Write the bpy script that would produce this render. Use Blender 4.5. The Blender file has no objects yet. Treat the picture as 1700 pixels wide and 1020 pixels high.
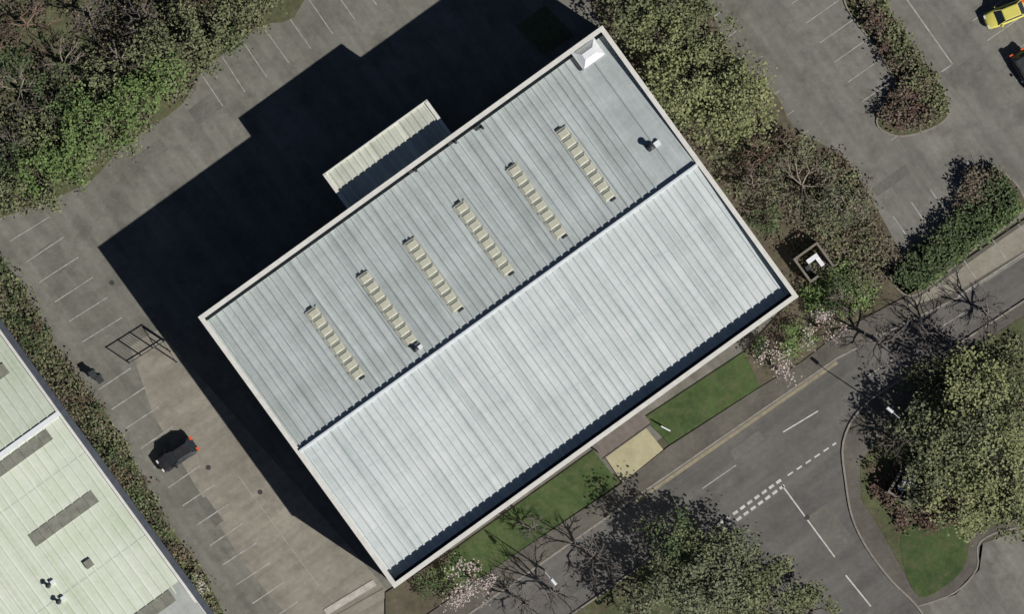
import bpy, bmesh, math, random
import numpy as np
from mathutils import Vector, Matrix
random.seed(7); rng=np.random.default_rng(11)
H=800.0; S=17.0
sc=bpy.context.scene
def W(px,py,z=0.0):
    k=(1-z/H)/S
    return Vector(((px-850)*k,(510-py)*k,z))
# ---------------------------------------------------------------- materials
def newmat(name,rough=.85,spec=.2,metal=0):
    m=bpy.data.materials.new(name); m.use_nodes=True
    b=m.node_tree.nodes['Principled BSDF']
    b.inputs['Roughness'].default_value=rough
    b.inputs['Specular IOR Level'].default_value=spec
    b.inputs['Metallic'].default_value=metal
    return m,m.node_tree,b
def c4(c): return (c[0],c[1],c[2],1)
def mul(c,k): return tuple(min(1,x*k) for x in c)
def noise(nt,vec,scale,detail=4,rough=.6):
    n=nt.nodes.new('ShaderNodeTexNoise'); n.inputs['Scale'].default_value=scale
    n.inputs['Detail'].default_value=detail; n.inputs['Roughness'].default_value=rough
    nt.links.new(vec,n.inputs['Vector']); return n.outputs['Fac']
def ramp(nt,fac,stops):
    r=nt.nodes.new('ShaderNodeValToRGB'); e=r.color_ramp.elements
    while len(e)<len(stops): e.new(.5)
    for i,(p,c) in enumerate(stops): e[i].position=p; e[i].color=c4(c)
    nt.links.new(fac,r.inputs['Fac']); return r.outputs['Color']
def mix(nt,fac,a,b,mode='MIX'):
    m=nt.nodes.new('ShaderNodeMix'); m.data_type='RGBA'; m.blend_type=mode
    if isinstance(fac,(int,float)): m.inputs[0].default_value=fac
    else: nt.links.new(fac,m.inputs[0])
    for i,v in ((6,a),(7,b)):
        if isinstance(v,tuple): m.inputs[i].default_value=c4(v)
        else: nt.links.new(v,m.inputs[i])
    return m.outputs[2]
def objvec(nt,scale=None,rot=0):
    t=nt.nodes.new('ShaderNodeTexCoord'); o=t.outputs['Object']
    if scale is not None:
        mp=nt.nodes.new('ShaderNodeMapping'); mp.inputs['Scale'].default_value=scale
        if rot:
            r=nt.nodes.new('ShaderNodeMapping'); r.inputs['Rotation'].default_value=(0,0,rot)
            nt.links.new(o,r.inputs['Vector']); o=r.outputs['Vector']
        nt.links.new(o,mp.inputs['Vector']); o=mp.outputs['Vector']
    return o
def bump(nt,b,h,strength=.3,dist=.05):
    n=nt.nodes.new('ShaderNodeBump'); n.inputs['Strength'].default_value=strength; n.inputs['Distance'].default_value=dist
    nt.links.new(h,n.inputs['Height']); nt.links.new(n.outputs['Normal'],b.inputs['Normal'])
def ground_mat(name,c1,c2,big=.12,fine=2.5,fineamt=.5,c3=None,streak=None,bumps=.3):
    m,nt,b=newmat(name,.92,.1)
    v=objvec(nt)
    col=ramp(nt,noise(nt,v,big,6,.65),[(.32,c1),(.68,c2)])
    if c3: col=mix(nt,ramp(nt,noise(nt,v,big*3.3,5,.7),[(.47,(0,0,0)),(.70,(1,1,1))]),col,c3)
    if streak is not None:
        sv=objvec(nt,(.9,.06,1),streak)
        col=mix(nt,.5,col,ramp(nt,noise(nt,sv,1.0,4,.6),[(.35,(.38,.38,.38)),(.65,(.62,.62,.62))]),'OVERLAY')
    f=noise(nt,v,fine,5,.7)
    col=mix(nt,fineamt,col,ramp(nt,f,[(.3,(.3,.3,.3)),(.7,(.7,.7,.7))]),'OVERLAY')
    nt.links.new(col,b.inputs['Base Color'])
    bump(nt,b,f,bumps,.04)
    return m
def plain(name,c,rough=.6,spec=.3,metal=0,var=.25,sc_=1.5):
    m,nt,b=newmat(name,rough,spec,metal)
    d=tuple(x*(1-var) for x in c); l=tuple(min(1,x*(1+var*.6)) for x in c)
    nt.links.new(ramp(nt,noise(nt,objvec(nt),sc_,5,.65),[(.3,d),(.7,l)]),b.inputs['Base Color'])
    return m
LK=1.22
def leafmat(name,dark,mid,light,scale=.35):
    m,nt,b=newmat(name,.75,.1)
    dark=mul(dark,LK*1.35);mid=mul(mid,LK);light=mul(light,LK*.9)
    g=nt.nodes.new('ShaderNodeNewGeometry')
    a=ramp(nt,g.outputs['Random Per Island'],[(0,dark),(.5,mid),(1,light)])
    n=ramp(nt,noise(nt,objvec(nt),scale,3,.6),[(.3,dark),(.5,mid),(.7,light)])
    col=mix(nt,.6,a,n)
    nt.links.new(col,b.inputs['Base Color'])
    return m
STRK=math.radians(-35.8)
M_land =ground_mat('far_ground',(.05,.06,.03),(.11,.10,.07),.02,.5,.4)
M_asph =ground_mat('worn_asphalt',(.150,.146,.124),(.220,.214,.188),.10,1.7,.30,c3=(.13,.126,.107),streak=STRK)
M_yard =ground_mat('yard_concrete',(.225,.208,.172),(.305,.284,.238),.12,1.7,.28,c3=(.20,.186,.155),streak=STRK+math.pi/2)
M_road =ground_mat('road_asphalt',(.122,.117,.110),(.158,.152,.143),.12,2.0,.25,c3=(.11,.106,.10),streak=STRK+math.pi/2)
M_lotR =ground_mat('lot_asphalt',(.160,.154,.138),(.23,.222,.20),.10,1.7,.30,c3=(.14,.134,.12),streak=STRK)
M_pave =ground_mat('footpath_tarmac',(.10,.092,.08),(.155,.143,.122),.25,2.5,.35)
M_paveL=ground_mat('light_paving',(.23,.21,.17),(.32,.30,.25),.3,3,.3)
M_slab =ground_mat('buff_paving',(.38,.345,.22),(.47,.43,.28),.5,3,.2)
M_grass=ground_mat('lawn_grass',(.045,.074,.028),(.085,.122,.046),.25,2.3,.5,c3=(.10,.11,.055),bumps=.4)
M_rough=ground_mat('rough_grass',(.07,.08,.04),(.125,.14,.07),.25,2.0,.55,c3=(.12,.10,.07),bumps=.5)
M_soil =ground_mat('leaf_litter_soil',(.085,.07,.05),(.15,.128,.095),.3,2.0,.55,c3=(.10,.105,.06),bumps=.5)
M_kerb =plain('kerb_concrete',(.27,.25,.22),.9,.1)
def paintmat(name,c,under,wear=.5):
    m,nt,b=newmat(name,.8,.2)
    f=ramp(nt,noise(nt,objvec(nt),1.3,5,.75),[(wear-.18,(0,0,0)),(wear+.18,(1,1,1))])
    nt.links.new(mix(nt,f,under,c),b.inputs['Base Color']); return m
M_paint=paintmat('worn_white_paint',(.46,.45,.42),(.23,.22,.20),.49)
M_paintB=paintmat('road_white_paint',(.62,.61,.58),(.34,.33,.31),.40)
M_yel=paintmat('faded_edge_paint',(.33,.285,.19),(.19,.172,.13),.47)
M_pale=plain('pale_concrete',(.50,.48,.43),.9,.1)
M_bark=plain('bark',(.13,.105,.085),.9,.1)
M_twig=plain('grey_brown_twigs',(.27,.235,.195),.9,.1)
M_twigR=plain('red_brown_twigs',(.24,.165,.13),.9,.1)
M_twigD=plain('dark_twigs',(.17,.148,.138),.9,.1)
LF={
 'bright':leafmat('bright_spring_leaves',(.06,.095,.03),(.12,.175,.062),(.19,.25,.10)),
 'yell':leafmat('yellow_green_leaves',(.10,.115,.05),(.185,.20,.095),(.26,.27,.14)),
 'olive':leafmat('olive_leaves',(.07,.08,.04),(.135,.148,.078),(.20,.21,.115)),
 'dark':leafmat('dark_green_leaves',(.035,.05,.022),(.07,.095,.045),(.125,.15,.08)),
 'grey':leafmat('grey_green_leaves',(.06,.07,.042),(.12,.133,.08),(.20,.212,.133)),
 'brown':leafmat('brown_scrub_leaves',(.06,.048,.034),(.12,.10,.073),(.19,.165,.125)),
 'red':leafmat('russet_leaves',(.055,.035,.03),(.11,.075,.06),(.17,.125,.105)),
 'pink':leafmat('cherry_blossom',(.24,.19,.18),(.38,.32,.30),(.50,.45,.43)),
}
# ---------------------------------------------------------------- mesh helpers
def link(o,parent=None):
    sc.collection.objects.link(o)
    if parent: o.parent=parent
    return o
def mesh_obj(name,verts,faces,mats,mi=None,parent=None,smooth=False):
    me=bpy.data.meshes.new(name); me.from_pydata([tuple(v) for v in verts],[],faces)
    for m in (mats if isinstance(mats,list) else [mats]): me.materials.append(m)
    if mi is not None: me.polygons.foreach_set('material_index',mi)
    if smooth: me.polygons.foreach_set('use_smooth',[True]*len(me.polygons))
    me.update()
    return link(bpy.data.objects.new(name,me),parent)
def spline(pts,closed=False,n=5):
    P=[Vector((p[0],p[1])) for p in pts]; N=len(P); out=[]
    rngi=range(N) if closed else range(N-1)
    for i in rngi:
        if closed: a,b,c,d=P[(i-1)%N],P[i],P[(i+1)%N],P[(i+2)%N]
        else: a,b,c,d=P[max(i-1,0)],P[i],P[i+1],P[min(i+2,N-1)]
        for k in range(n):
            t=k/n
            out.append(.5*((2*b)+(-a+c)*t+(2*a-5*b+4*c-d)*t*t+(-a+3*b-3*c+d)*t**3))
    if not closed: out.append(P[-1])
    return [(p.x,p.y) for p in out]
def sheet(name,pts,z,mat,h=0,parent=None):
    P=[W(p[0],p[1]) for p in pts]
    area=sum(P[i].x*P[(i+1)%len(P)].y-P[(i+1)%len(P)].x*P[i].y for i in range(len(P)))
    if area<0: P.reverse()
    bm=bmesh.new(); vs=[bm.verts.new((p.x,p.y,z+h)) for p in P]
    f=bm.faces.new(vs)
    if h>0:
        lo=[bm.verts.new((p.x,p.y,z-.02)) for p in P]; n=len(P)
        for i in range(n): bm.faces.new((vs[i],lo[i],lo[(i+1)%n],vs[(i+1)%n]))
    bmesh.ops.triangulate(bm,faces=[f])
    me=bpy.data.meshes.new(name); bm.to_mesh(me); bm.free(); me.materials.append(mat)
    return link(bpy.data.objects.new(name,me),parent)
def ribbon(name,pts,w,z0,z1,mat,parent=None):
    P=[W(p[0],p[1]).to_2d() for p in pts]; V=[];F=[]
    for i,p in enumerate(P):
        t=(P[min(i+1,len(P)-1)]-P[max(i-1,0)]).normalized(); n=Vector((-t.y,t.x))*w/2
        a=p+n;b=p-n
        V+=[(a.x,a.y,z0),(a.x,a.y,z1),(b.x,b.y,z1),(b.x,b.y,z0)]
        if i:
            o=4*(i-1)
            for k in range(3): F.append((o+k,o+k+1,o+4+k+1,o+4+k))
    F.append((0,3,2,1)); o=4*(len(P)-1); F.append((o,o+1,o+2,o+3))
    return mesh_obj(name,V,F,mat,parent=parent)
class Lines:
    def __init__(s): s.V=[];s.F=[]
    def add(s,a,b,w,z=.02):
        A=W(*a);B=W(*b);t=(B-A).normalized();n=Vector((-t.y,t.x,0))*w/2
        o=len(s.V)
        for p in (A+n,A-n,B-n,B+n): s.V.append((p.x,p.y,z))
        s.F.append((o,o+1,o+2,o+3))
    def dash(s,a,b,w,dl,gap,z=.02):
        a=Vector(a);b=Vector(b);L=(b-a).length;t=(b-a)/L;x=0
        while x<L: 
            e=min(x+dl*S,L); s.add(tuple(a+t*x),tuple(a+t*e),w,z); x+=(dl+gap)*S
    def done(s,name,mat): return mesh_obj(name,s.V,s.F,mat)
class Box:
    def __init__(s): s.V=[];s.F=[];s.M=[]
    def box(s,x0,x1,y0,y1,z0,z1,m=0):
        o=len(s.V)
        s.V+=[(x0,y0,z0),(x1,y0,z0),(x1,y1,z0),(x0,y1,z0),(x0,y0,z1),(x1,y0,z1),(x1,y1,z1),(x0,y1,z1)]
        for f in ((0,3,2,1),(4,5,6,7),(0,1,5,4),(1,2,6,5),(2,3,7,6),(3,0,4,7)): s.F.append(tuple(o+i for i in f)); s.M.append(m)
    def taper(s,x0,x1,y0,y1,z0,z1,ins,m=0):
        o=len(s.V)
        s.V+=[(x0,y0,z0),(x1,y0,z0),(x1,y1,z0),(x0,y1,z0),(x0+ins,y0+ins,z1),(x1-ins,y0+ins,z1),(x1-ins,y1-ins,z1),(x0+ins,y1-ins,z1)]
        for f in ((4,5,6,7),(0,1,5,4),(1,2,6,5),(2,3,7,6),(3,0,4,7)): s.F.append(tuple(o+i for i in f)); s.M.append(m)
    def cyl(s,cx,cy,z0,z1,r0,r1=None,n=14,m=0):
        r1=r0 if r1 is None else r1; o=len(s.V)
        for i in range(n):
            a=2*math.pi*i/n; s.V.append((cx+r0*math.cos(a),cy+r0*math.sin(a),z0))
        for i in range(n):
            a=2*math.pi*i/n; s.V.append((cx+r1*math.cos(a),cy+r1*math.sin(a),z1))
        for i in range(n): s.F.append((o+i,o+(i+1)%n,o+n+(i+1)%n,o+n+i)); s.M.append(m)
        s.F.append(tuple(o+n+i for i in range(n))); s.M.append(m)
    def done(s,name,mats,parent=None): return mesh_obj(name,s.V,s.F,mats,s.M,parent)
def empty(name,loc,rz=0):
    e=bpy.data.objects.new(name,None); e.location=loc; e.rotation_euler=(0,0,rz); return link(e)
# ---------------------------------------------------------------- ground
def disc(name,r,z,mat,n=96):
    return mesh_obj(name,[(r*math.cos(2*math.pi*i/n),r*math.sin(2*math.pi*i/n),z) for i in range(n)],[tuple(range(n))],mat)
disc('ground',4000,0,M_land)
sheet('car_park',[(-700,-400),(1500,-400),(1500,430),(1000,800),(700,1010),(500,1250),(-700,1250)],.004,M_asph)
sheet('service_yard',[(215,575),(262,548),(345,640),(660,1000),(585,1100),(560,1160),(520,1060),(455,1000),(400,930),(320,800),(255,690)],.008,M_yard)
sheet('car_park',[(1100,-400),(2400,-400),(2400,250),(1700,360),(1520,480),(1440,500),(1330,250)],.008,M_lotR)
sheet('lawn',[(858,42),(905,8),(952,58),(902,92)],.012,M_rough,.05)
# roads
lowR=[(2300,90),(1900,365),(1700,500),(1590,572),(1500,628),(1430,678),(1400,735),(1404,800),(1415,860),(1440,912),(1480,965),(1520,1005),(1560,1062),(1640,1180)]
upK=[(2300,10),(1900,290),(1700,425),(1590,495),(1480,548),(1390,595),(1050,830),(780,1020),(500,1215)]
sheet('road',upK[::1]+[(500,1400),(1640,1400)]+spline(lowR,n=4)[::-1],.012,M_road)
lowL=[(620,1250),(980,1000),(1110,912),(1165,905),(1200,940),(1260,1030),(1340,1150)]
sheet('grass_verge',lowL+[(1340,1400),(620,1400)],.016,M_rough,.11)
ribbon('kerb',spline(lowL,n=3),.16,.01,.14,M_kerb)
# right-hand pavement
sheet('pavement',spline(lowR,n=4)[:-8]+[(1524,1008),(1585,985),(1622,945),(1628,900),(1700,875),(1900,850),(2300,700)],.016,M_pave,.10)
ribbon('kerb',spline(lowR,n=4),.18,.01,.14,M_kerb)
sheet('lot_surface',[(1545,1030),(1524,1010),(1587,988),(1626,947),(1632,903),(1702,878),(1900,855),(2300,705),(2300,1300),(1700,1300)],.016,M_lotR)
ribbon('kerb',spline([(1524,1008),(1585,985),(1622,945),(1628,900),(1700,875),(1900,850)],n=4),.16,.01,.15,M_kerb)
sheet('grass_verge',[(1480,700),(1560,612),(1700,525),(1900,390),(2300,120),(2300,690),(1900,840),(1700,862),(1612,885),(1605,935),(1582,965),(1528,995),(1500,950),(1462,880),(1430,830),(1428,770)],.12,M_rough,.02)
sheet('lawn',spline([(1500,880),(1560,865),(1600,885),(1605,930),(1580,965),(1528,992),(1500,940)],True),.146,M_grass,.01)
# upper pavement
upT=[(2300,-60),(1900,225),(1700,365),(1540,475),(1480,505),(1400,548),(1330,602),(1255,648),(1110,742),(1030,805),(820,945),(700,1028),(480,1180)]
sheet('pavement',upK+upT[::-1],.016,M_pave,.10)
sheet('pavement_paving',[(1500,512),(1545,480),(1700,372),(1900,232),(1900,280),(1700,416),(1590,484)],.12,M_paveL)
ribbon('kerb',upK,.2,.01,.14,M_kerb)
# beds and lawns round the building
sheet('lawn',[(1068,695),(1235,585),(1262,642),(1112,738)],.016,M_grass,.11)
sheet('lawn',[(745,920),(985,748),(1028,803),(822,943),(760,985)],.016,M_grass,.11)
sheet('planting_bed',[(640,985),(745,920),(760,985),(700,1025),(640,1040)],.016,M_soil,.12)
sheet('planting_bed',[(1235,585),(1322,490),(1470,430),(1545,470),(1480,503),(1400,546),(1330,600),(1262,642)],.016,M_soil,.12)
sheet('planting_bed',spline([(985,20),(1020,-60),(1130,-60),(1180,20),(1225,100),(1290,160),(1320,215),(1400,260),(1440,320),(1485,400),(1500,440),(1440,500),(1330,500),(1150,260)],True,3),.016,M_soil,.10)
sheet('entrance_paving',[(1000,752),(1066,703),(1101,747),(1033,802)],.02,M_slab,.13)
ribbon('path_edge',[(540,1018),(622,968)],.65,.012,.06,M_pale)
ribbon('path_edge',[(560,1030),(640,985)],.9,.012,.05,M_paveL)
# scrub ground top-left, hedge strips
scrubTL=spline([(-500,-400),(560,-300),(505,0),(430,45),(335,120),(300,175),(205,243),(150,300),(60,342),(0,362),(-300,470)],True,4)
sheet('scrub_ground',scrubTL,.016,M_rough,.06)
stripL=[(-260,60),(-60,370),(-5,420),(30,462),(100,590),(165,668),(215,750),(272,862),(335,945),(372,1020),(520,1220),(470,1240),(330,1035),(250,905),(120,720),(40,605),(-40,500),(-160,330)]
sheet('scrub_ground',stripL,.016,M_rough,.08)
isl1=spline([(1392,-70),(1440,-60),(1500,60),(1556,130),(1576,185),(1548,212),(1495,226),(1458,210),(1462,180),(1485,140),(1455,80),(1405,10)],True,4)
sheet('planting_island',isl1,.016,M_rough,.12); ribbon('kerb',isl1+isl1[:1],.14,.01,.15,M_kerb)
isl2=spline([(1474,450),(1490,425),(1555,385),(1600,335),(1612,285),(1640,272),(1682,300),(1702,335),(1690,360),(1620,412),(1535,482),(1500,488)],True,4)
sheet('planting_island',isl2,.016,M_soil,.12); ribbon('kerb',isl2+isl2[:1],.14,.01,.15,M_kerb)
# markings
def J(a): return a+random.uniform(-2,2)
L=Lines()
for i in range(-2,8): L.add((J(405+36.5*i),J(72-24*i)),(443+36.5*i,128-24*i),.09)
for i in range(-2,6): L.add((J(18+24*i),J(402+33.5*i)),(82+24*i,360+33.5*i),.10)
for i in range(-1,13):
    L.add((J(186+23.2*i),J(680+32.3*i)),(240+23.2*i,644+32.3*i),.13)
L.add((395,790),(530,975),.07)
for i in range(-4,5): L.add((1192+24*i,122+33*i),(1246+24*i,84+33*i),.10)
for i in range(-2,7): L.add((1338+23.5*i,38+32.5*i),(1392+23.5*i,0+32.5*i),.10)
L.add((1503,-5),(1581,106),.14); L.add((1581,106),(1560,121),.14)
for i in range(-2,2): L.add((1663+24*i,100+33*i),(1720+24*i,60+33*i),.10)
for i in range(0,5): L.add((1482+31*i,358-22*i),(1506+31*i,393-22*i),.11)
L.done('parking_bay_markings',M_paint)
L=Lines()
L.dash((1193,872),(1297,797),.28,.55,.32); L.dash((1199,882),(1303,806),.28,.55,.32)
L.dash((1308,790),(1388,736),.16,.6,.45)
L.add((1300,718),(1358,683),.12); 
L.add((1298,806),(1386,926),.14); L.add((1404,956),(1446,1008),.14); L.add((1465,1035),(1500,1080),.15)
L.done('road_markings',M_paintB)
L=Lines()
L.add((1166,812),(1222,773),.1); L.add((1436,628),(1490,592),.1); L.add((1560,545),(1612,512),.1)
L.add((1648,398,.13),(1670,430,.13),.1,.135)
L.add((1600,432,.13),(1620,462,.13),.1,.135); L.add((1690,372),(1712,402),.1,.135)
L.add((1590,492),(1700,421),.12,.145)
L.done('faded_road_markings',M_paint)
L=Lines(); L.add((1054,835),(1390,602),.34); L.done('faded_edge_line',M_yel)
ground_mat('patch_asphalt',(.13,.125,.112),(.18,.173,.155),.5,3,.4)
for k,(x,y,a,b) in enumerate([(345,178,60,30),(245,260,70,22),(1600,120,60,26),(1380,880,40,80),(350,850,16,50),(1240,740,60,18),(90,430,30,50),(1480,300,70,16)]):
    t=math.radians(-35.8); pts=[]
    for sx,sy in ((-1,-1),(1,-1),(1,1),(-1,1)):
        X,Y=sx*a/2,sy*b/2; pts.append((x+X*math.cos(t)-Y*math.sin(t),y+X*math.sin(t)+Y*math.cos(t)))
    sheet('asphalt_patch',pts,.0155,bpy.data.materials['patch_asphalt'])
M_iron=plain('cast_iron',(.06,.058,.055),.8)
for p in [(346,777),(186,470),(135,300),(1420,700),(432,818),(1340,860)]:
    b=Box(); b.cyl(0,0,.012,.03,.25); o=b.done('manhole_cover',M_iron); o.location=W(*p)
# ---------------------------------------------------------------- main building
ANG=math.radians(35.85)
def roofmat(name,base,var=.12,pitch=.8,stain=.5,st=.4):
    m,nt,b=newmat(name,.6,.25)
    o=objvec(nt)
    s=nt.nodes.new('ShaderNodeSeparateXYZ'); nt.links.new(o,s.inputs[0])
    d=nt.nodes.new('ShaderNodeMath'); d.operation='DIVIDE'; d.inputs[1].default_value=pitch; nt.links.new(s.outputs[0],d.inputs[0])
    fl=nt.nodes.new('ShaderNodeMath'); fl.operation='FLOOR'; nt.links.new(d.outputs[0],fl.inputs[0])
    wn=nt.nodes.new('ShaderNodeTexWhiteNoise'); wn.noise_dimensions='1D'; nt.links.new(fl.outputs[0],wn.inputs['W'])
    lo=tuple(x*(1-var) for x in base); hi=tuple(min(1,x*(1+var)) for x in base)
    col=ramp(nt,wn.outputs['Value'],[(0,lo),(1,hi)])
    col=mix(nt,st,col,ramp(nt,noise(nt,objvec(nt,(1.6,.07,1)),1.0,5,.65),[(.3,(.32,.32,.31)),(.7,(.66,.66,.66))]),'OVERLAY')
    col=mix(nt,.45,col,ramp(nt,noise(nt,objvec(nt,(.12,.35,1)),1.0,5,.6),[(.3,(.37,.38,.37)),(.7,(.62,.61,.61))]),'OVERLAY')
    col=mix(nt,stain,col,ramp(nt,noise(nt,o,2.2,4,.7),[(.3,(.42,.42,.41)),(.7,(.57,.57,.57))]),'OVERLAY')
    nt.links.new(col,b.inputs['Base Color']); return m
M_roofN=roofmat('roof_sheet_shaded',(.435,.480,.482),.08,st=.55)  # darker copy for the NW slope: shading contrast and weathering put into base colour
M_roofS=roofmat('roof_sheet_sunny',(.545,.59,.595),.06,st=.5)  # paler copy for the sun-facing slope; part of the sunlight is in the colour
M_roofF=roofmat('roof_sheet_smooth',(.42,.465,.468),.03)
M_cope=plain('white_coping',(.70,.69,.64),.5,.3,var=.12)
M_coped=plain('grey_flashing',(.46,.49,.49),.6,.3,var=.15)
M_lap=plain('sheet_lap_grey',(.47,.51,.51),.6,.3,var=.15)
M_gut=plain('dark_gutter',(.07,.08,.10),.7)
M_clad=roofmat('wall_cladding',(.42,.44,.42),.05,.3)
M_brick=plain('brick_plinth',(.25,.15,.11),.9,.1)
M_glass=plain('window_glass',(.03,.04,.05),.1,.6,var=.2)
M_door=plain('roller_door_grey',(.30,.32,.34),.5,.3)
M_sky=plain('cream_rooflight',(.50,.50,.40),.5,.3,var=.12,sc_=3)
M_curb=plain('rooflight_kerb',(.42,.43,.37),.6)
M_dark=plain('dark_metal',(.05,.055,.06),.5)
M_white=plain('white_metal',(.80,.82,.84),.35,.5,var=.06)
M_ridge=plain('ridge_metal',(.62,.66,.68),.5,.3,var=.15)
ZP=9.2; A0=W(330,527,ZP)
LX=48.05; WY=32.25
bld=empty('warehouse_building',(A0.x,A0.y,0),ANG)
def loc(px,py,z,org,ang=ANG):
    p=W(px,py,z)-Vector((org.x,org.y,0)); c,s=math.cos(ang),math.sin(ang)
    return (p.x*c+p.y*s,-p.x*s+p.y*c)
def rz(y):
    d=abs(-y-WY/2); return 9.0-.95*d/(WY/2-.7)
T=.3
b=Box()
b.box(0,LX,-T,0,0,9.05); b.box(0,LX,-WY,-WY+T,0,9.05); b.box(0,T,-WY+T,-T,0,9.05); b.box(LX-T,LX,-WY+T,-T,0,9.05)
b.done('walls',[M_clad],bld)
b=Box()
b.box(-.03,LX+.03,0.0,.03,0,1.1); b.box(-.03,LX+.03,-WY-.03,-WY,0,1.1); b.box(-.03,0,-WY,0,0,1.1); b.box(LX,LX+.03,-WY,0,0,1.1)
b.done('brick_plinth',[M_brick],bld)
b=Box(); c0,c1=-.06,.40
b.box(c0,LX+.06,-c1,.06,9.05,ZP); b.box(c0,LX+.06,-WY-.06,-WY+c1,9.05,ZP)
b.box(c0,c1,-WY+c1,-c1,9.05,ZP-.003); b.box(LX-c1,LX+.06,-WY+c1,-c1,9.05,ZP-.003)
b.done('parapet_coping',[M_cope],bld)
def ribsheet(name,x0,x1,y0,y1,zf,mat,pitch=.8,rw=.16,rh=.085,sw=.05,parent=None,nseg=1):
    xs=[(x0,0)]; x=x0+pitch/2
    while x+rw/2+sw<x1:
        xs+=[(x-rw/2-sw,0),(x-rw/2,rh),(x+rw/2,rh),(x+rw/2+sw,0)]; x+=pitch
    xs.append((x1,0)); V=[];F=[]
    for (x,h) in xs:
        for k in range(nseg+1):
            y=y0+(y1-y0)*k/nseg; V.append((x,y,zf(y)+h))
    n=nseg+1
    for i in range(len(xs)-1):
        for k in range(nseg): F.append((i*n+k,(i+1)*n+k,(i+1)*n+k+1,i*n+k+1))
    return mesh_obj(name,V,F,mat,parent=parent)
yR=-WY/2
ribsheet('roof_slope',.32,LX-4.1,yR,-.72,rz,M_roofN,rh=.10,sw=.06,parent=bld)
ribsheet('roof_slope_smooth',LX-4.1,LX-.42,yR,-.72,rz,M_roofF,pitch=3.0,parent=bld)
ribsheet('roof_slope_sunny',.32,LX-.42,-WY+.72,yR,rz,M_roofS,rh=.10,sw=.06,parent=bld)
b=Box(); b.box(T,LX-T,-.9,-T,7.3,7.72); b.box(T,LX-T,-WY+T,-WY+.9,7.3,7.72); b.box(T,LX-T,-WY+.9,-.9,7.0,7.3)
b.box(LX-.42,LX-.3,-WY+.9,-.9,7.3,8.0)
b.done('gutters',[M_gut],bld)
b=Box(); b.box(.3,LX-.42,yR-.13,yR+.05,8.9,9.36)
b.box(.3,LX-.42,yR-.26,yR-.13,8.95,9.12,0)
b.done('ridge_cap',[M_ridge],bld)
b=Box()
for dy in (5.5,10.8):
    for sgn in (1,-1):
        y=yR+sgn*(16-dy); b.box(.35,LX-4.2 if sgn>0 else LX-.45,y-.02,y+.02,rz(y)-.02,rz(y)+.012)
b.done('sheet_laps',[M_lap],bld)
# rooflights
for (p,q) in [((515,514),(598,628)),((601,455),(686,571)),((678,400),(762,515)),((761,338),(846,455)),((850,275),(933,394)),((930,214),(1014,332))]:
    z=8.7; a=loc(*p,z,A0); c=loc(*q,z,A0); x=(a[0]+c[0])/2; y0=c[1]; y1=a[1]; n=8; st=(y1-y0)/n
    b=Box()
    for k in range(n):
        ya=y0+k*st; yb=ya+st; zz=rz((ya+yb)/2)
        b.box(x-.68,x+.68,ya,yb-.002,zz-.1,zz+.09,1)
        b.taper(x-.56,x+.56,ya+.09,yb-.09,zz+.09,zz+.18,.14,0)
    zz=rz(y1); b.box(x-.5,x+.3,y1+.02,y1+.16,zz-.1,zz+.14,2); zz=rz(y0); b.box(x-.1,x+.5,y0-.2,y0-.02,zz-.1,zz+.16,2)
    b.done('rooflight_strip',[M_sky,M_curb,M_dark],bld)
def roofbox(name,px,py,build,mats,z=8.7):
    x,y=loc(px,py,z,A0); b=Box(); build(b); o=b.done(name,mats,bld); o.location=(x,y,rz(y)-.05); return o
def hatch(b):
    b.box(-1.4,1.3,-1.05,1.0,0,.3,1); b.taper(-1.25,1.2,-.95,.9,.3,.85,.6,0); b.box(-1.7,-1.45,-.9,.6,0,.3,2)
roofbox('roof_plant',978,88,hatch,[M_white,M_coped,M_dark])
def vent(b):
    b.box(-.35,.35,-.35,.35,0,.3,1); b.cyl(0,0,.3,.75,.28,.28,m=1); b.cyl(0,0,.8,.95,.36,.1,m=1); b.box(.4,1.0,-.35,.15,0,.3,0)
roofbox('roof_vent',1080,244,vent,[M_white,M_dark]); roofbox('roof_vent_small',690,580,vent,[M_white,M_dark]).scale=(.7,.7,.7)
def pipe(b): b.box(-.4,.4,-.12,.12,0,.5,0); b.cyl(.3,-.25,0,.9,.13,.13,m=0)
for p in ((795,212),(750,236),(684,283)): roofbox('roof_bracket',*p,pipe,[M_dark])
b=Box()
for i in range(13):
    x=2+i*3.5
    if 22<x<29: continue
    for z0 in (1.2,4.4): 
        b.box(x,x+2.2,-WY-.05,-WY,z0,z0+1.3,0); b.box(x-.06,x+2.26,-WY-.07,-WY-.05,z0-.08,z0,1); b.box(x+1.07,x+1.13,-WY-.07,-WY-.05,z0,z0+1.3,1)
for y in (-5,-11,-20,-26): 
    b.box(-.06,0,y-3.6,y,0.0,4.2,2)
    for k in range(10): b.box(-.08,-.06,y-3.6,y,.1+k*.42,.14+k*.42,1)
b.done('windows_and_doors',[M_glass,M_coped,M_door],bld)
b=Box()
for i in range(6): b.cyl(1+i*9,.12,0,8.9,.07,m=0)
b.done('downpipes',[M_gut],bld)
# annex
ax0,ax1,ay=17.75,30.2,4.22
b=Box(); b.box(ax0+.04,ax1-.04,.04,ay-.04,0,7.25,0); b.box(ax0,ax1,ay-.14,ay,7.25,7.62,1); b.box(ax0,ax0+.35,.02,ay-.14,7.25,7.66,1); b.box(ax1-.35,ax1,.02,ay-.14,7.25,7.66,1)
for i in range(4): b.box(ax0+1+i*3,ax0+3.2+i*3,ay-.04,ay,0,3.6,2)
b.done('annex_walls',[M_clad,M_cope,M_door],bld)
ribsheet('annex_roof',ax0+.35,ax1-.35,.02,ay-.14,lambda y:7.55-.03*y,roofmat('annex_sheet',(.58,.60,.53),.16,.7),pitch=.7,rw=.14,rh=.07,parent=bld)
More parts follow.
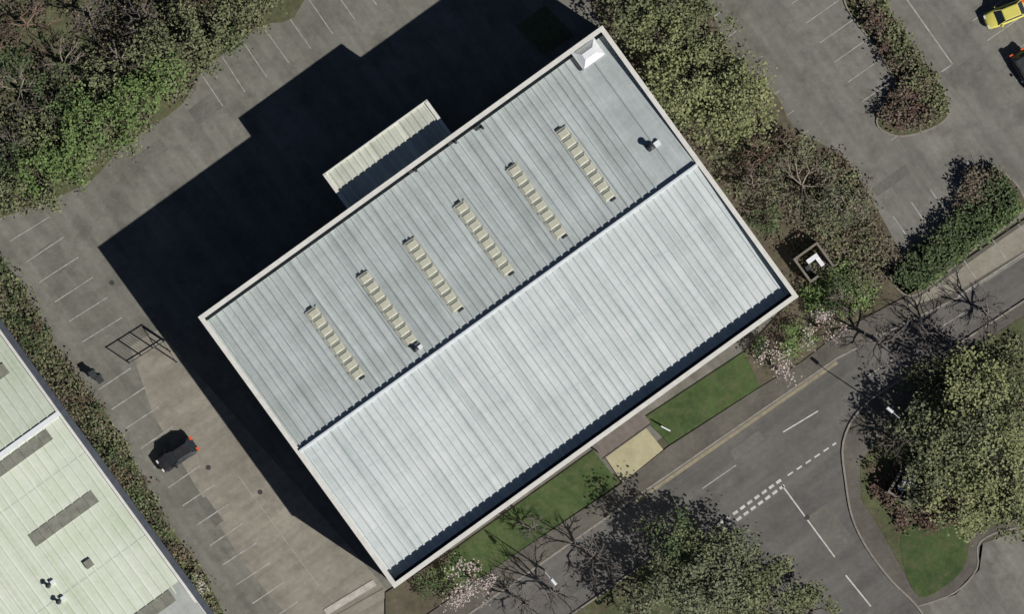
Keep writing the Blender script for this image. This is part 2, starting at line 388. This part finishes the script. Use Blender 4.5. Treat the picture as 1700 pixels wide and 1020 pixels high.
# entrance porch
px0,py0=loc(1030,718,3,A0)
b=Box(); b.box(px0-2.9,px0+2.9,py0-1.05,-WY-.03,2.9,3.1,0); b.box(px0-3,px0+3,py0-1.15,py0-1.05,2.8,3.15,1)
for x in (-2.7,2.7): b.box(px0+x-.08,px0+x+.08,py0-.95,py0-.8,.1,2.9,1)
b.box(px0-1.2,px0+1.2,-WY-.09,-WY-.03,.12,2.4,2)
b.done('entrance_porch',[plain('porch_felt',(.17,.145,.13),.9,.1),plain('porch_fascia',(.08,.07,.065),.8),M_glass],bld)
# ---------------------------------------------------------------- left building
ZL=8.0; B0=W(103,682,ZL); lb=empty('factory_building',(B0.x,B0.y,0),ANG)
M_gr=roofmat('pale_green_roof',(.57,.62,.52),.04,1.0,stain=.6,st=.45); M_gr2=roofmat('pale_green_roof_sunny',(.61,.66,.555),.04,1.0,stain=.6,st=.45)  # sunny copy is the same roof, paler: sunlight painted into its colour
b=Box(); b.box(-70,-.35,-32,18,0,7.1,0); b.box(-.35,-.32,-32,18,0,7.0,0)
for i in range(9): b.box(-.32,-.27,-30+i*5,-27.5+i*5,1.4,2.6,1)
b.done('walls',[M_clad,M_glass],lb)
zl=lambda y: 8.0-.045*abs(y)
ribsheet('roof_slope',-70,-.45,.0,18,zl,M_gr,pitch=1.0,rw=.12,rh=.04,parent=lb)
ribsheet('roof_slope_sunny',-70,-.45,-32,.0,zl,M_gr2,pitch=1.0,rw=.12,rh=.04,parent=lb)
b=Box(); b.box(-70,-.3,-.28,.22,7.9,8.12,0)
b.done('ridge_cap',[M_white],lb)
def sweep(name,x0,x1,dz0,dz1,mat):
    V=[];F=[]
    for k,y in enumerate((18,0,-32)):
        z=zl(y); V+=[(x0,y,z+dz0),(x0,y,z+dz1),(x1,y,z+dz1),(x1,y,z+dz0)]
        if k:
            o=4*(k-1)
            for j in range(4): F.append((o+j,o+(j+1)%4,o+4+(j+1)%4,o+4+j))
    return mesh_obj(name,V,F,mat,parent=lb)
sweep('verge_trim',-.55,-.28,-.4,.12,M_cope); sweep('dark_verge_gutter',-.277,.3,-.9,-.1,M_gut)
M_rl=plain('dirty_rooflight',(.24,.24,.20),.6,.3,var=.3,sc_=1.2)
b=Box()
for (p,q,w) in [((-10,786),(84,722),1.2),((52,897),(160,826),1.35),((225,1032),(287,990),1.3),((-60,660),(12,612),1.2),((-60,960),(-10,930),1.3)]:
    z=7.6; a=loc(*p,z,B0); c=loc(*q,z,B0); y=(a[1]+c[1])/2; n=max(2,int(abs(c[0]-a[0])/1.0)); st=(c[0]-a[0])/n
    for k in range(n): b.box(a[0]+k*st,a[0]+(k+1)*st-.03,y-w/2,y+w/2,zl(y)-.05,zl(y)+.09,0)
b.done('rooflights',[M_rl],lb)
b=Box()
for (px,py,s) in [(147,937,.8),(80,973,.5),(97,1000,.6)]:
    x,y=loc(px,py,7.8,B0); z=zl(y)
    if s>.7: b.box(x-.4,x+.4,y-.4,y+.4,z,z+.25,2)
    else: b.cyl(x,y,z,z+.55,.13,m=1); b.cyl(x,y,z+.55,z+.7,.28,.1,m=1); b.box(x+.3,x+.75,y-.2,y+.2,z,z+.3,0)
b.done('roof_vents',[M_white,M_dark,M_rl],lb)
b=Box()
for y in (-4.6,-14.5): b.box(-70,-.6,y-.02,y+.02,zl(y)-.02,zl(y)+.02)
b.done('sheet_laps',[M_lap],lb)
# ---------------------------------------------------------------- trees
def tube_arrays(segs,n=4):
    P0=np.array([s[0] for s in segs]);P1=np.array([s[1] for s in segs]);R0=np.array([s[2] for s in segs]);R1=np.array([s[3] for s in segs])
    d=P1-P0; d/=np.linalg.norm(d,axis=1)[:,None]+1e-9
    ref=np.where(np.abs(d[:,2:3])<.9,np.array([[0,0,1.]]),np.array([[1.,0,0]]))
    u=np.cross(d,ref); u/=np.linalg.norm(u,axis=1)[:,None]; v=np.cross(d,u)
    V=[]
    for P,R in ((P0,R0),(P1,R1)):
        for k in range(n):
            a=2*math.pi*k/n; V.append(P+R[:,None]*(u*math.cos(a)+v*math.sin(a)))
    V=np.stack(V,1).reshape(-1,3); N=len(segs); base=(np.arange(N)*2*n)[:,None]
    F=[np.concatenate([base+k,base+(k+1)%n,base+n+(k+1)%n,base+n+k],1) for k in range(n)]
    return V,np.stack(F,1).reshape(-1,4)
def leaf_arrays(C,size,up=1.5):
    N=len(C); n=rng.normal(size=(N,3)); n[:,2]=np.abs(n[:,2])+up; n/=np.linalg.norm(n,axis=1)[:,None]
    r=rng.normal(size=(N,3)); u=np.cross(n,r); u/=np.linalg.norm(u,axis=1)[:,None]; v=np.cross(n,u)
    s=(size*rng.uniform(.6,1.3,N))[:,None]; w=s*rng.uniform(.5,.95,N)[:,None]
    V=np.stack([C-u*s*.5,C+v*w*.5,C+u*s*.5,C-v*w*.5],1).reshape(-1,3)
    return V,np.arange(4*N).reshape(-1,4)
def np_obj(name,parts,mats,location=(0,0,0)):
    V=[];F=[];M=[];o=0
    for i,(v,f) in enumerate(parts):
        if len(v)==0: continue
        V.append(v);F.append(f+o);M.append(np.full(len(f),i));o+=len(v)
    V=np.concatenate(V);F=np.concatenate(F);M=np.concatenate(M)
    me=bpy.data.meshes.new(name); me.vertices.add(len(V)); me.vertices.foreach_set('co',V.astype(np.float32).ravel())
    me.loops.add(F.size); me.loops.foreach_set('vertex_index',F.astype(np.int32).ravel())
    me.polygons.add(len(F)); me.polygons.foreach_set('loop_start',(np.arange(len(F))*4).astype(np.int32))
    for m in mats: me.materials.append(m)
    me.polygons.foreach_set('material_index',M.astype(np.int32)); me.update(calc_edges=True); me.validate()
    ob=bpy.data.objects.new(name,me); ob.location=location; return link(ob)
def grow(p,d,l,r,lev,maxlev,segs,tips,kids,flat):
    mid=p+d*l*.5+rng.normal(size=3)*l*.05; end=p+d*l+rng.normal(size=3)*l*.08
    segs.append((p,mid,r,r*.8)); segs.append((mid,end,r*.8,r*.55))
    if lev>=maxlev: tips.append(end); return
    for k in range(kids[lev]):
        q=rng.normal(size=3); q-=q.dot(d)*d; q/=np.linalg.norm(q)+1e-9
        nd=d+q*rng.uniform(.55,1.15); nd[2]*=flat; nd[2]+=.12; nd/=np.linalg.norm(nd)
        t=rng.uniform(.45,1) if lev else rng.uniform(.7,1)
        st=p+(end-p)*t
        grow(st,nd,l*rng.uniform(.55,.8),max(r*.5,.022),lev+1,maxlev,segs,tips,kids,flat)
def bare_tree(name,px,py,R,h,mat=None,kids=(7,4,4,4,3),tr=.22,buds=None):
    segs=[];tips=[]; trunk=h*.3
    base=np.array([0,0,0.]); top=np.array([rng.normal()*.15,rng.normal()*.15,trunk])
    segs.append((base,top,tr,tr*.75))
    for i in range(kids[0]):
        a=2*math.pi*(i+rng.uniform(-.3,.3))/kids[0]; el=rng.uniform(.15,1.1)
        d=np.array([math.cos(a)*math.cos(el),math.sin(a)*math.cos(el),math.sin(el)])
        grow(top*rng.uniform(.8,1),d,R*.42,tr*.45,1,len(kids)-1,segs,tips,list(kids),.75)
    parts=[tube_arrays(segs,3)]; mats=[mat or M_twig]
    if buds:
        T=np.array(tips); P=(T[:,None,:]+rng.normal(size=(len(T),6,3))*.35).reshape(-1,3)
        parts.append(leaf_arrays(P,.2)); mats.append(LF[buds])
    return np_obj(name,parts,mats,W(px,py))
def leafy_tree(name,px,py,R,h,kind,dens=1.0,leaf=.30,bark=None):
    segs=[];tips=[]; trunk=h*.35
    top=np.array([rng.normal()*.2,rng.normal()*.2,trunk]); segs.append((np.zeros(3),top,.2,.14))
    ph=rng.uniform(0,6.28,4); nc=max(8,int(R*R*3.2*dens)); zc=h-R*.55; C=[]
    for i in range(nc):
        a=rng.uniform(0,2*math.pi); e=math.asin(rng.uniform(-.35,1)); rr=rng.uniform(.35,1)**.5
        k=1+.18*math.sin(2*a+ph[0])+.14*math.sin(3*a+ph[1])+.10*math.sin(5*a+ph[2])
        c=np.array([R*.88*k*rr*math.cos(e)*math.cos(a),R*.88*k*rr*math.cos(e)*math.sin(a),zc+R*.6*rr*math.sin(e)]); C.append(c)
        if i%2==0:
            m=top*.5+c*.5+rng.normal(size=3)*.25*R*.3; segs.append((top*rng.uniform(.7,1),m,.07,.045)); segs.append((m,c,.045,.015))
    C=np.array(C); n=int(46); sg=.30+.06*R
    P=(C[:,None,:]+rng.normal(size=(nc,n,3))*np.array([sg,sg,sg*.6])*rng.uniform(.6,1.25,(nc,1,1))).reshape(-1,3)
    P[:,2]=np.maximum(P[:,2],.25)
    return np_obj(name,[tube_arrays(segs,4),leaf_arrays(P,leaf)],[bark or M_bark,LF[kind]],W(px,py))
def inpoly(x,y,poly):
    c=False;j=len(poly)-1
    for i in range(len(poly)):
        xi,yi=poly[i];xj,yj=poly[j]
        if (yi>y)!=(yj>y) and x<(xj-xi)*(y-yi)/(yj-yi)+xi: c=not c
        j=i
    return c
def thicket(name,poly,nclump,h0,h1,kind,leaf=.28,per=40,sg=.4,twigs=True,tw=None):
    xs=[p[0] for p in poly];ys=[p[1] for p in poly];C=[];segs=[];k=0
    while len(C)<nclump and k<nclump*30:
        k+=1; x=random.uniform(min(xs),max(xs)); y=random.uniform(min(ys),max(ys))
        if inpoly(x,y,poly):
            w=W(x,y); z=random.uniform(h0,h1); C.append((w.x,w.y,z))
            if twigs:
                for q in range(4):
                    e=np.array([w.x+random.gauss(0,.5),w.y+random.gauss(0,.5),z+random.uniform(0,.4)]); segs.append((np.array([w.x,w.y,.1]),e,.035,.015))
    C=np.array(C); P=(C[:,None,:]+rng.normal(size=(len(C),per,3))*np.array([sg,sg,sg*.5])).reshape(-1,3); P[:,2]=np.maximum(P[:,2],.18)
    parts=[tube_arrays(segs,3)] if segs else [(np.zeros((0,3)),np.zeros((0,4),int))]
    return np_obj(name,parts+[leaf_arrays(P,leaf)],[tw or M_twig,LF[kind]])
T_='deciduous_tree'
for (x,y,R,h) in [(45,45,5,6),(150,25,4.5,6),(35,150,4.5,5.5),(105,105,4,5),(235,30,4,5),(15,235,4,5),(320,-20,4,5),(-30,90,5,6),(95,190,3,4),(200,95,3.5,4.5)]:
    bare_tree('bare_tree',x,y,R,h,random.choice([M_twig,M_twigD,M_twigR]),kids=(6,4,4,3))
for (x,y,R,h,k) in [(150,205,3.4,3.6,'bright'),(215,165,3.4,3.6,'bright'),(105,238,2.8,3.2,'bright'),(262,128,3.0,3.6,'bright'),(192,228,2.5,2.8,'olive'),(60,285,2.8,3.0,'bright'),(300,70,3.4,3.8,'olive'),(365,40,2.8,3.4,'olive'),(15,322,2.6,3.0,'olive'),(420,15,2.3,3,'olive'),(130,262,2.4,2.6,'bright'),(470,-20,2.2,3,'olive'),(285,150,1.8,2,'olive'),(20,270,2.4,3,'dark'),(90,150,2.4,3,'dark'),(240,80,2.6,3.2,'olive'),(345,90,2.0,2.4,'olive'),(390,60,1.5,2,'dark'),(85,325,1.5,2,'olive'),(10,110,2.4,3,'dark'),(170,130,2.6,3.2,'olive'),(60,215,2.2,3,'olive')]:
    leafy_tree('leafy_shrub' if h<3.6 else T_,x,y,R,h,k,.75,.29)
tl=[(-60,-60),(500,-60),(430,40),(330,118),(296,170),(200,238),(145,295),(50,338),(-60,370)]
thicket('scrub_undergrowth',tl,250,.2,.7,'brown',sg=.55,tw=M_twig)
thicket('scrub_undergrowth',[(-60,200),(200,60),(330,-40),(500,-40),(425,42),(330,118),(296,170),(200,240),(145,298),(50,342),(-60,372)],180,.2,.7,'olive',sg=.55)
sL=[(-30,430),(-5,425),(30,468),(100,595),(160,672),(210,752),(268,865),(330,950),(370,1030),(340,1030),(255,890),(125,705),(45,595),(-30,500)]
thicket('hedge_strip',sL,150,.2,.5,'olive',sg=.45); thicket('hedge_strip',sL,110,.2,.6,'brown',sg=.45); thicket('hedge_strip',sL,60,.2,.9,'dark',sg=.4)
for (x,y,R,h) in [(205,795,1.6,2.2),(295,925,1.6,2.2),(60,540,1.3,2),(130,660,1.4,2)]: bare_tree('bare_shrub',x,y,R,h,M_twigR,kids=(6,4,3,3),tr=.08)
for (x,y,R,h,k,d) in [(1045,20,3.6,5,'olive',.85),(1092,62,3.4,5,'yell',.85),(1150,125,4.2,5.5,'yell',.9),(1232,158,3.8,5,'yell',.95),(1165,45,3.2,4.6,'olive',.75),(1105,-10,3.4,5,'olive',.8),(1215,200,2.6,3.6,'yell',.9),(1175,185,2.6,3.6,'yell',.8),(1195,95,2.6,4,'olive',.65),(1085,120,2.2,3,'olive',.8),(1130,170,2.2,3,'olive',.8)]:
    leafy_tree(T_,x,y,R,h,k,d,.29)
for (x,y,R,h,m) in [(1335,312,5.4,6,M_twig),(1262,262,3.6,4.5,M_twigR),(1400,345,3.6,4.5,M_twig),(1250,310,2.8,4,M_twig),(1300,240,2.6,4,M_twigR),(1110,60,3.5,5.5,M_twig)]:
    bare_tree('bare_tree',x,y,R,h,m,kids=(7,4,4,4),buds='grey' if x in (1335,1400) else None)
pm=[(1060,100),(1110,100),(1180,220),(1300,215),(1400,265),(1440,330),(1480,410),(1490,440),(1430,495),(1345,490),(1310,430),(1160,250)]
thicket('shrub_bed',pm,150,.2,.5,'brown',sg=.55,tw=M_twigR); thicket('shrub_bed',pm,120,.2,.5,'olive',sg=.5)
thicket('shrub_bed',[(1330,480),(1400,440),(1450,480),(1440,505),(1380,530),(1340,510)],80,.3,.8,'bright',sg=.4)
for (x,y,R,h,k) in [(1270,362,1.7,2.2,'dark'),(1385,490,1.8,2.2,'dark'),(1305,572,1.5,1.8,'bright'),(1258,578,1.1,1.4,'dark'),(1330,560,1.2,1.5,'bright'),(1430,470,1.4,1.8,'olive'),(740,958,1.2,1.5,'bright'),(705,975,1.1,1.4,'dark')]: leafy_tree('leafy_shrub',x,y,R,h,k,1.4,.2)
for (x,y,R,h) in [(1360,545,2.1,2.8),(1288,612,2.1,2.8),(785,962,2.1,2.8),(770,985,1.6,2.2)]:
    leafy_tree('cherry_tree',x,y,R,h,'pink',.6,.19,M_twigR)
i1=[(1400,-40),(1435,-40),(1495,62),(1548,135),(1566,182),(1540,205),(1495,215),(1468,204),(1472,180),(1492,140),(1462,80)]
thicket('island_hedge',i1,45,.3,1.3,'red',sg=.36,tw=M_twigR); thicket('island_hedge',i1,80,.3,1.2,'brown',sg=.36)
thicket('island_hedge',[(1415,-40),(1440,-40),(1500,60),(1556,135),(1570,185),(1535,208),(1520,160),(1470,70)],150,.3,1.2,'olive',sg=.33)
i2=[(1484,455),(1500,425),(1560,388),(1605,340),(1630,298),(1655,285),(1692,330),(1680,358),(1615,408),(1532,474),(1500,480)]
thicket('island_hedge',i2,170,.4,1.4,'dark',sg=.36); thicket('island_hedge',[(1510,470),(1600,395),(1690,325),(1690,350),(1615,408),(1532,478)],60,.4,.9,'bright',sg=.3)
thicket('island_hedge',[(1590,345),(1610,285),(1660,285),(1660,310)],40,.3,1.3,'brown',sg=.33)
for (x,y,R,h,m) in [(1455,565,5.6,7,M_twigD),(1560,560,4.6,6,M_twigD),(1640,520,3.6,5,M_twigD),(1490,735,3.6,5,M_twig),(1395,500,2.6,4,M_twig)]:
    bare_tree('bare_tree',x,y,R,h,m,kids=(8,4,4,4))
for (x,y,R,h,k,d) in [(1625,650,4.4,6.5,'yell',.9),(1568,735,4.0,6,'olive',.8),(1655,770,5.2,7,'yell',.8),(1590,835,3.8,5,'yell',.85),(1695,670,4,6,'olive',.8),(1520,700,2.8,4.5,'grey',.65),(1545,790,3.2,4.5,'grey',.8),(1700,850,3.4,5,'olive',.8),(1620,720,3.4,6.5,'grey',.65)]:
    leafy_tree(T_,x,y,R,h,k,d,.29)
thicket('shrub_bed',[(1450,760),(1520,770),(1600,820),(1600,880),(1500,880),(1440,830)],70,.3,.9,'red',sg=.38,tw=M_twigR)
thicket('shrub_bed',[(1500,620),(1700,540),(1700,860),(1600,870),(1480,720)],160,.3,.8,'olive',sg=.5)
for (x,y,R,h,k,d) in [(1180,955,4.6,7,'grey',.95),(1275,985,4.0,6,'olive',.9),(1100,985,3.6,5.5,'grey',.85),(1345,1012,2.8,4,'olive',.9),(1165,905,2.6,5.5,'olive',.7),(1230,920,2.6,4.5,'grey',.9),(1110,890,3.0,6,'dark',.5),(1230,1010,3,5,'olive',.9)]:
    leafy_tree(T_,x,y,R,h,k,d,.29)
for (x,y,R,h,m) in [(985,925,4.6,6,M_twigD),(925,985,4.6,6,M_twigD),(1080,880,3.6,6,M_twigD),(870,1000,3.2,5,M_twigD),(1050,990,4,6,M_twig),(880,880,2.4,4,M_twigD)]:
    bare_tree('bare_tree',x,y,R,h,m,kids=(7,4,4,4))
# ---------------------------------------------------------------- cars
M_tyre=plain('tyre_rubber',(.02,.02,.02),.9); M_rlight=plain('red_lamp',(.75,.13,.04),.3,.5,var=.1); M_hl=plain('headlamp_glass',(.7,.7,.7),.15,.6)
def car(name,px,py,ang,paint,flip=False):
    e=empty(name,W(px,py),math.radians(ang)+(math.pi if flip else 0))
    st=[(-2.1,.66,.42,.72),(-2.02,.80,.28,.86),(-1.6,.87,.22,.93),(-.6,.89,.2,.95),(.6,.89,.2,.93),(1.3,.87,.22,.84),(1.85,.80,.26,.74),(2.1,.62,.36,.62)]
    V=[];F=[]
    for (x,w,zb,zt) in st:
        for (a,z) in ((-.9,zb),(-1,zb+.12),(-1,zt-.2),(-.93,zt-.04),(-.7,zt),(0,zt+.02),(.7,zt),(.93,zt-.04),(1,zt-.2),(1,zb+.12),(.9,zb)): V.append((x,a*w,z))
    n=11
    for i in range(len(st)-1):
        for k in range(n): F.append((i*n+k,(i+1)*n+k,(i+1)*n+(k+1)%n,i*n+(k+1)%n))
    F.append(tuple(range(n))); F.append(tuple((len(st)-1)*n+k for k in range(n-1,-1,-1)))
    o=mesh_obj('body',V,F,paint,parent=e,smooth=True)
    xb,xf=-1.95,1.0; tb,tf=-1.45,.25
    V=[(xb,-.74,.9),(xf,-.74,.9),(xf,.74,.9),(xb,.74,.9),(tb,-.58,1.42),(tf,-.58,1.42),(tf,.58,1.42),(tb,.58,1.42),(tb+.1,-.5,1.46),(tf-.1,-.5,1.46),(tf-.1,.5,1.46),(tb+.1,.5,1.46)]
    F=[(0,1,5,4),(1,2,6,5),(2,3,7,6),(3,0,4,7),(4,5,9,8),(5,6,10,9),(6,7,11,10),(7,4,8,11),(8,9,10,11)]
    mesh_obj('cabin',V,F,[M_glass,paint],[0,0,0,0,1,1,1,1,1],e)
    segs=[]
    for s in (-1,1):
        for (a,c) in (((xf,.75),(tf,.59)),((xb,.75),(tb,.59)),((-.35,.755),(-.5,.595))): segs.append((np.array([a[0],s*a[1],.9]),np.array([c[0],s*c[1],1.43]),.045,.04))
    v,f=tube_arrays(segs,4); mesh_obj('pillars',v.tolist(),[tuple(map(int,q)) for q in f],paint,parent=e)
    b=Box()
    for s in (-1,1):
        b.box(.55,.75,s*.98-.1,s*.98+.1,.88,1.0,0); b.box(1.86,2.03,s*.5-.17,s*.5+.17,.56,.735,1); b.box(-2.18,-1.86,s*.62-.18,s*.62+.18,.6,.93,2)
    b.done('mirrors_and_lamps',[paint,M_hl,M_rlight],e)
    V=[];F=[]
    for x in (-1.3,1.3):
        for s in (-1,1):
            o_=len(V); m=16
            for yy in (s*.70,s*.90):
                for i in range(m): a=2*math.pi*i/m; V.append((x+.32*math.cos(a),yy,.32+.32*math.sin(a)))
            for i in range(m): F.append((o_+i,o_+(i+1)%m,o_+m+(i+1)%m,o_+m+i))
            F.append(tuple(o_+i for i in range(m))); F.append(tuple(o_+m+i for i in range(m)))
    mesh_obj('wheels',V,F,M_tyre,parent=e)
    return e
P_blk=plain('black_car_paint',(.035,.034,.038),.25,.6); P_yel=plain('yellow_car_paint',(.68,.62,.15),.3,.5,var=.05); P_gry=plain('dark_grey_car_paint',(.05,.055,.06),.25,.6)
car('parked_car',294,756,34,P_blk,True); car('parked_car',1668,24,22,P_yel,True); car('parked_car',1705,118,-60,P_gry)
# ---------------------------------------------------------------- furniture
e=empty('steel_gate',W(215,603),math.radians(32)); b=Box()
Lg=70/17
for k in range(4): x=k*Lg/3; b.box(x-.05,x+.05,-.05,.05,0,2.15)
for z in (.25,2.05): b.box(0,Lg,-.03,.03,z,z+.08)
for k in range(16): x=.2+k*(Lg-.4)/15; b.box(x-.012,x+.012,-.012,.012,.33,2.05)
b.done('gate_frame',[M_dark],e)
e=empty('chain_link_fence',W(272,567),math.radians(-58)); b=Box()
for k in range(3): b.box(-.05+k*1.2,.05+k*1.2,-.05,.05,0,1.9)
b.box(0,2.4,-.03,.03,1.85,1.9); b.done('posts',[M_dark],e)
def bin_(px,py,a):
    e=empty('wheelie_bin',W(px,py),a); b=Box()
    b.box(-.26,.26,-.31,.31,.08,1.0,0); b.box(-.33,.33,-.4,.38,1.0,1.07,0); b.box(-.28,.28,.38,.46,.95,1.02,0)
    b.cyl(-.28,.3,0,.2,.1,m=0); b.cyl(.28,.3,0,.2,.1,m=0); b.done('body_and_lid',[M_dark],e)
bin_(155,622,.5); bin_(166,630,.6)
def enclosure(px,py,ang,w):
    e=empty('bin_enclosure',W(px,py),ang); b=Box(); h=1.8; t=.22
    b.box(-w,w,w-t,w,0,h,0); b.box(-w,-w+t,-w,w-t,0,h,0); b.box(w-t,w,-w,w-t,0,h,0); b.box(-w+t,-.4,-w,-w+t,0,h,0)
    b.box(-w+t,w-t,-w+t,w-t,.13,.16,1)
    b.box(-.5,.75,.15,.6,.16,1.5,2); b.box(.35,.75,-.8,0.13,.16,1.35,2); b.box(-1.0,-.5,-.6,.1,.16,1.1,3)
    b.done('walls_and_bins',[plain('enclosure_fence',(.20,.18,.15),.9),M_gut,M_white,M_dark],e)
enclosure(1350,436,ANG,1.45); enclosure(1502,810,ANG+.4,1.3)
def lamp(px,py,a,h=6.5):
    e=empty('street_lamp',W(px,py),a); b=Box(); b.cyl(0,0,0,1.2,.1,.1,m=0); b.cyl(0,0,1.2,h,.07,.045,m=0)
    b.box(0,1.0,-.035,.035,h-.05,h+.03,0); b.taper(.85,1.6,-.17,.17,h-.06,h+.14,.07,1); b.box(.85,1.6,-.17,.17,h-.1,h-.06,1)
    b.done('pole_and_lantern',[M_coped,M_white],e)
lamp(1488,693,math.radians(140)); lamp(905,948,math.radians(-50),5.5)
e=empty('notice_sign',W(1105,712),math.radians(-28)); b=Box(); b.box(-.5,.5,-.06,.06,.5,1.1,0); b.box(-.45,-.38,-.05,.05,0,.5,0); b.box(.38,.45,-.05,.05,0,.5,0); b.done('board',[M_white],e)
e=empty('pallet_stack',W(332,972),math.radians(-55)); b=Box()
for k in range(3):
    z=.1+k*.16
    for q in range(8): b.box(-1.0+q*.26,-.82+q*.26,-.5,.5,z+.1,z+.13)
    for yy in (-.45,0,.37): b.box(-1,1,yy,yy+.09,z,z+.097)
b.done('slats',[plain('pale_wood',(.5,.47,.40),.8)],e)
# ---------------------------------------------------------------- light, camera
d=Vector((-10.2,6.85,-9.2)); el=math.atan2(9.2,math.hypot(10.2,6.85)); az=math.atan2(10.2,-6.85)
sl=bpy.data.lights.new('sun','SUN'); sl.energy=4.9; sl.angle=math.radians(.5); sl.color=(1,.965,.91)
so=bpy.data.objects.new('sun',sl); so.rotation_euler=d.to_track_quat('-Z','Y').to_euler(); so.location=(60,-40,60); link(so)
w=bpy.data.worlds.new('World'); sc.world=w; w.use_nodes=True; nt=w.node_tree
sk=nt.nodes.new('ShaderNodeTexSky'); sk.sky_type='NISHITA'; sk.sun_disc=False; sk.sun_elevation=el; sk.sun_rotation=az
sk.air_density=.38; sk.dust_density=.15; sk.ozone_density=.6
nt.links.new(sk.outputs[0],nt.nodes['Background'].inputs[0]); nt.nodes['Background'].inputs[1].default_value=.05
cd=bpy.data.cameras.new('camera'); cd.sensor_width=36; cd.lens=36*H/100; cd.clip_start=10; cd.clip_end=6000
co=bpy.data.objects.new('camera',cd); co.location=(0,0,H); link(co); sc.camera=co
sc.view_settings.view_transform='Standard'; sc.view_settings.look='None'; sc.view_settings.exposure=0
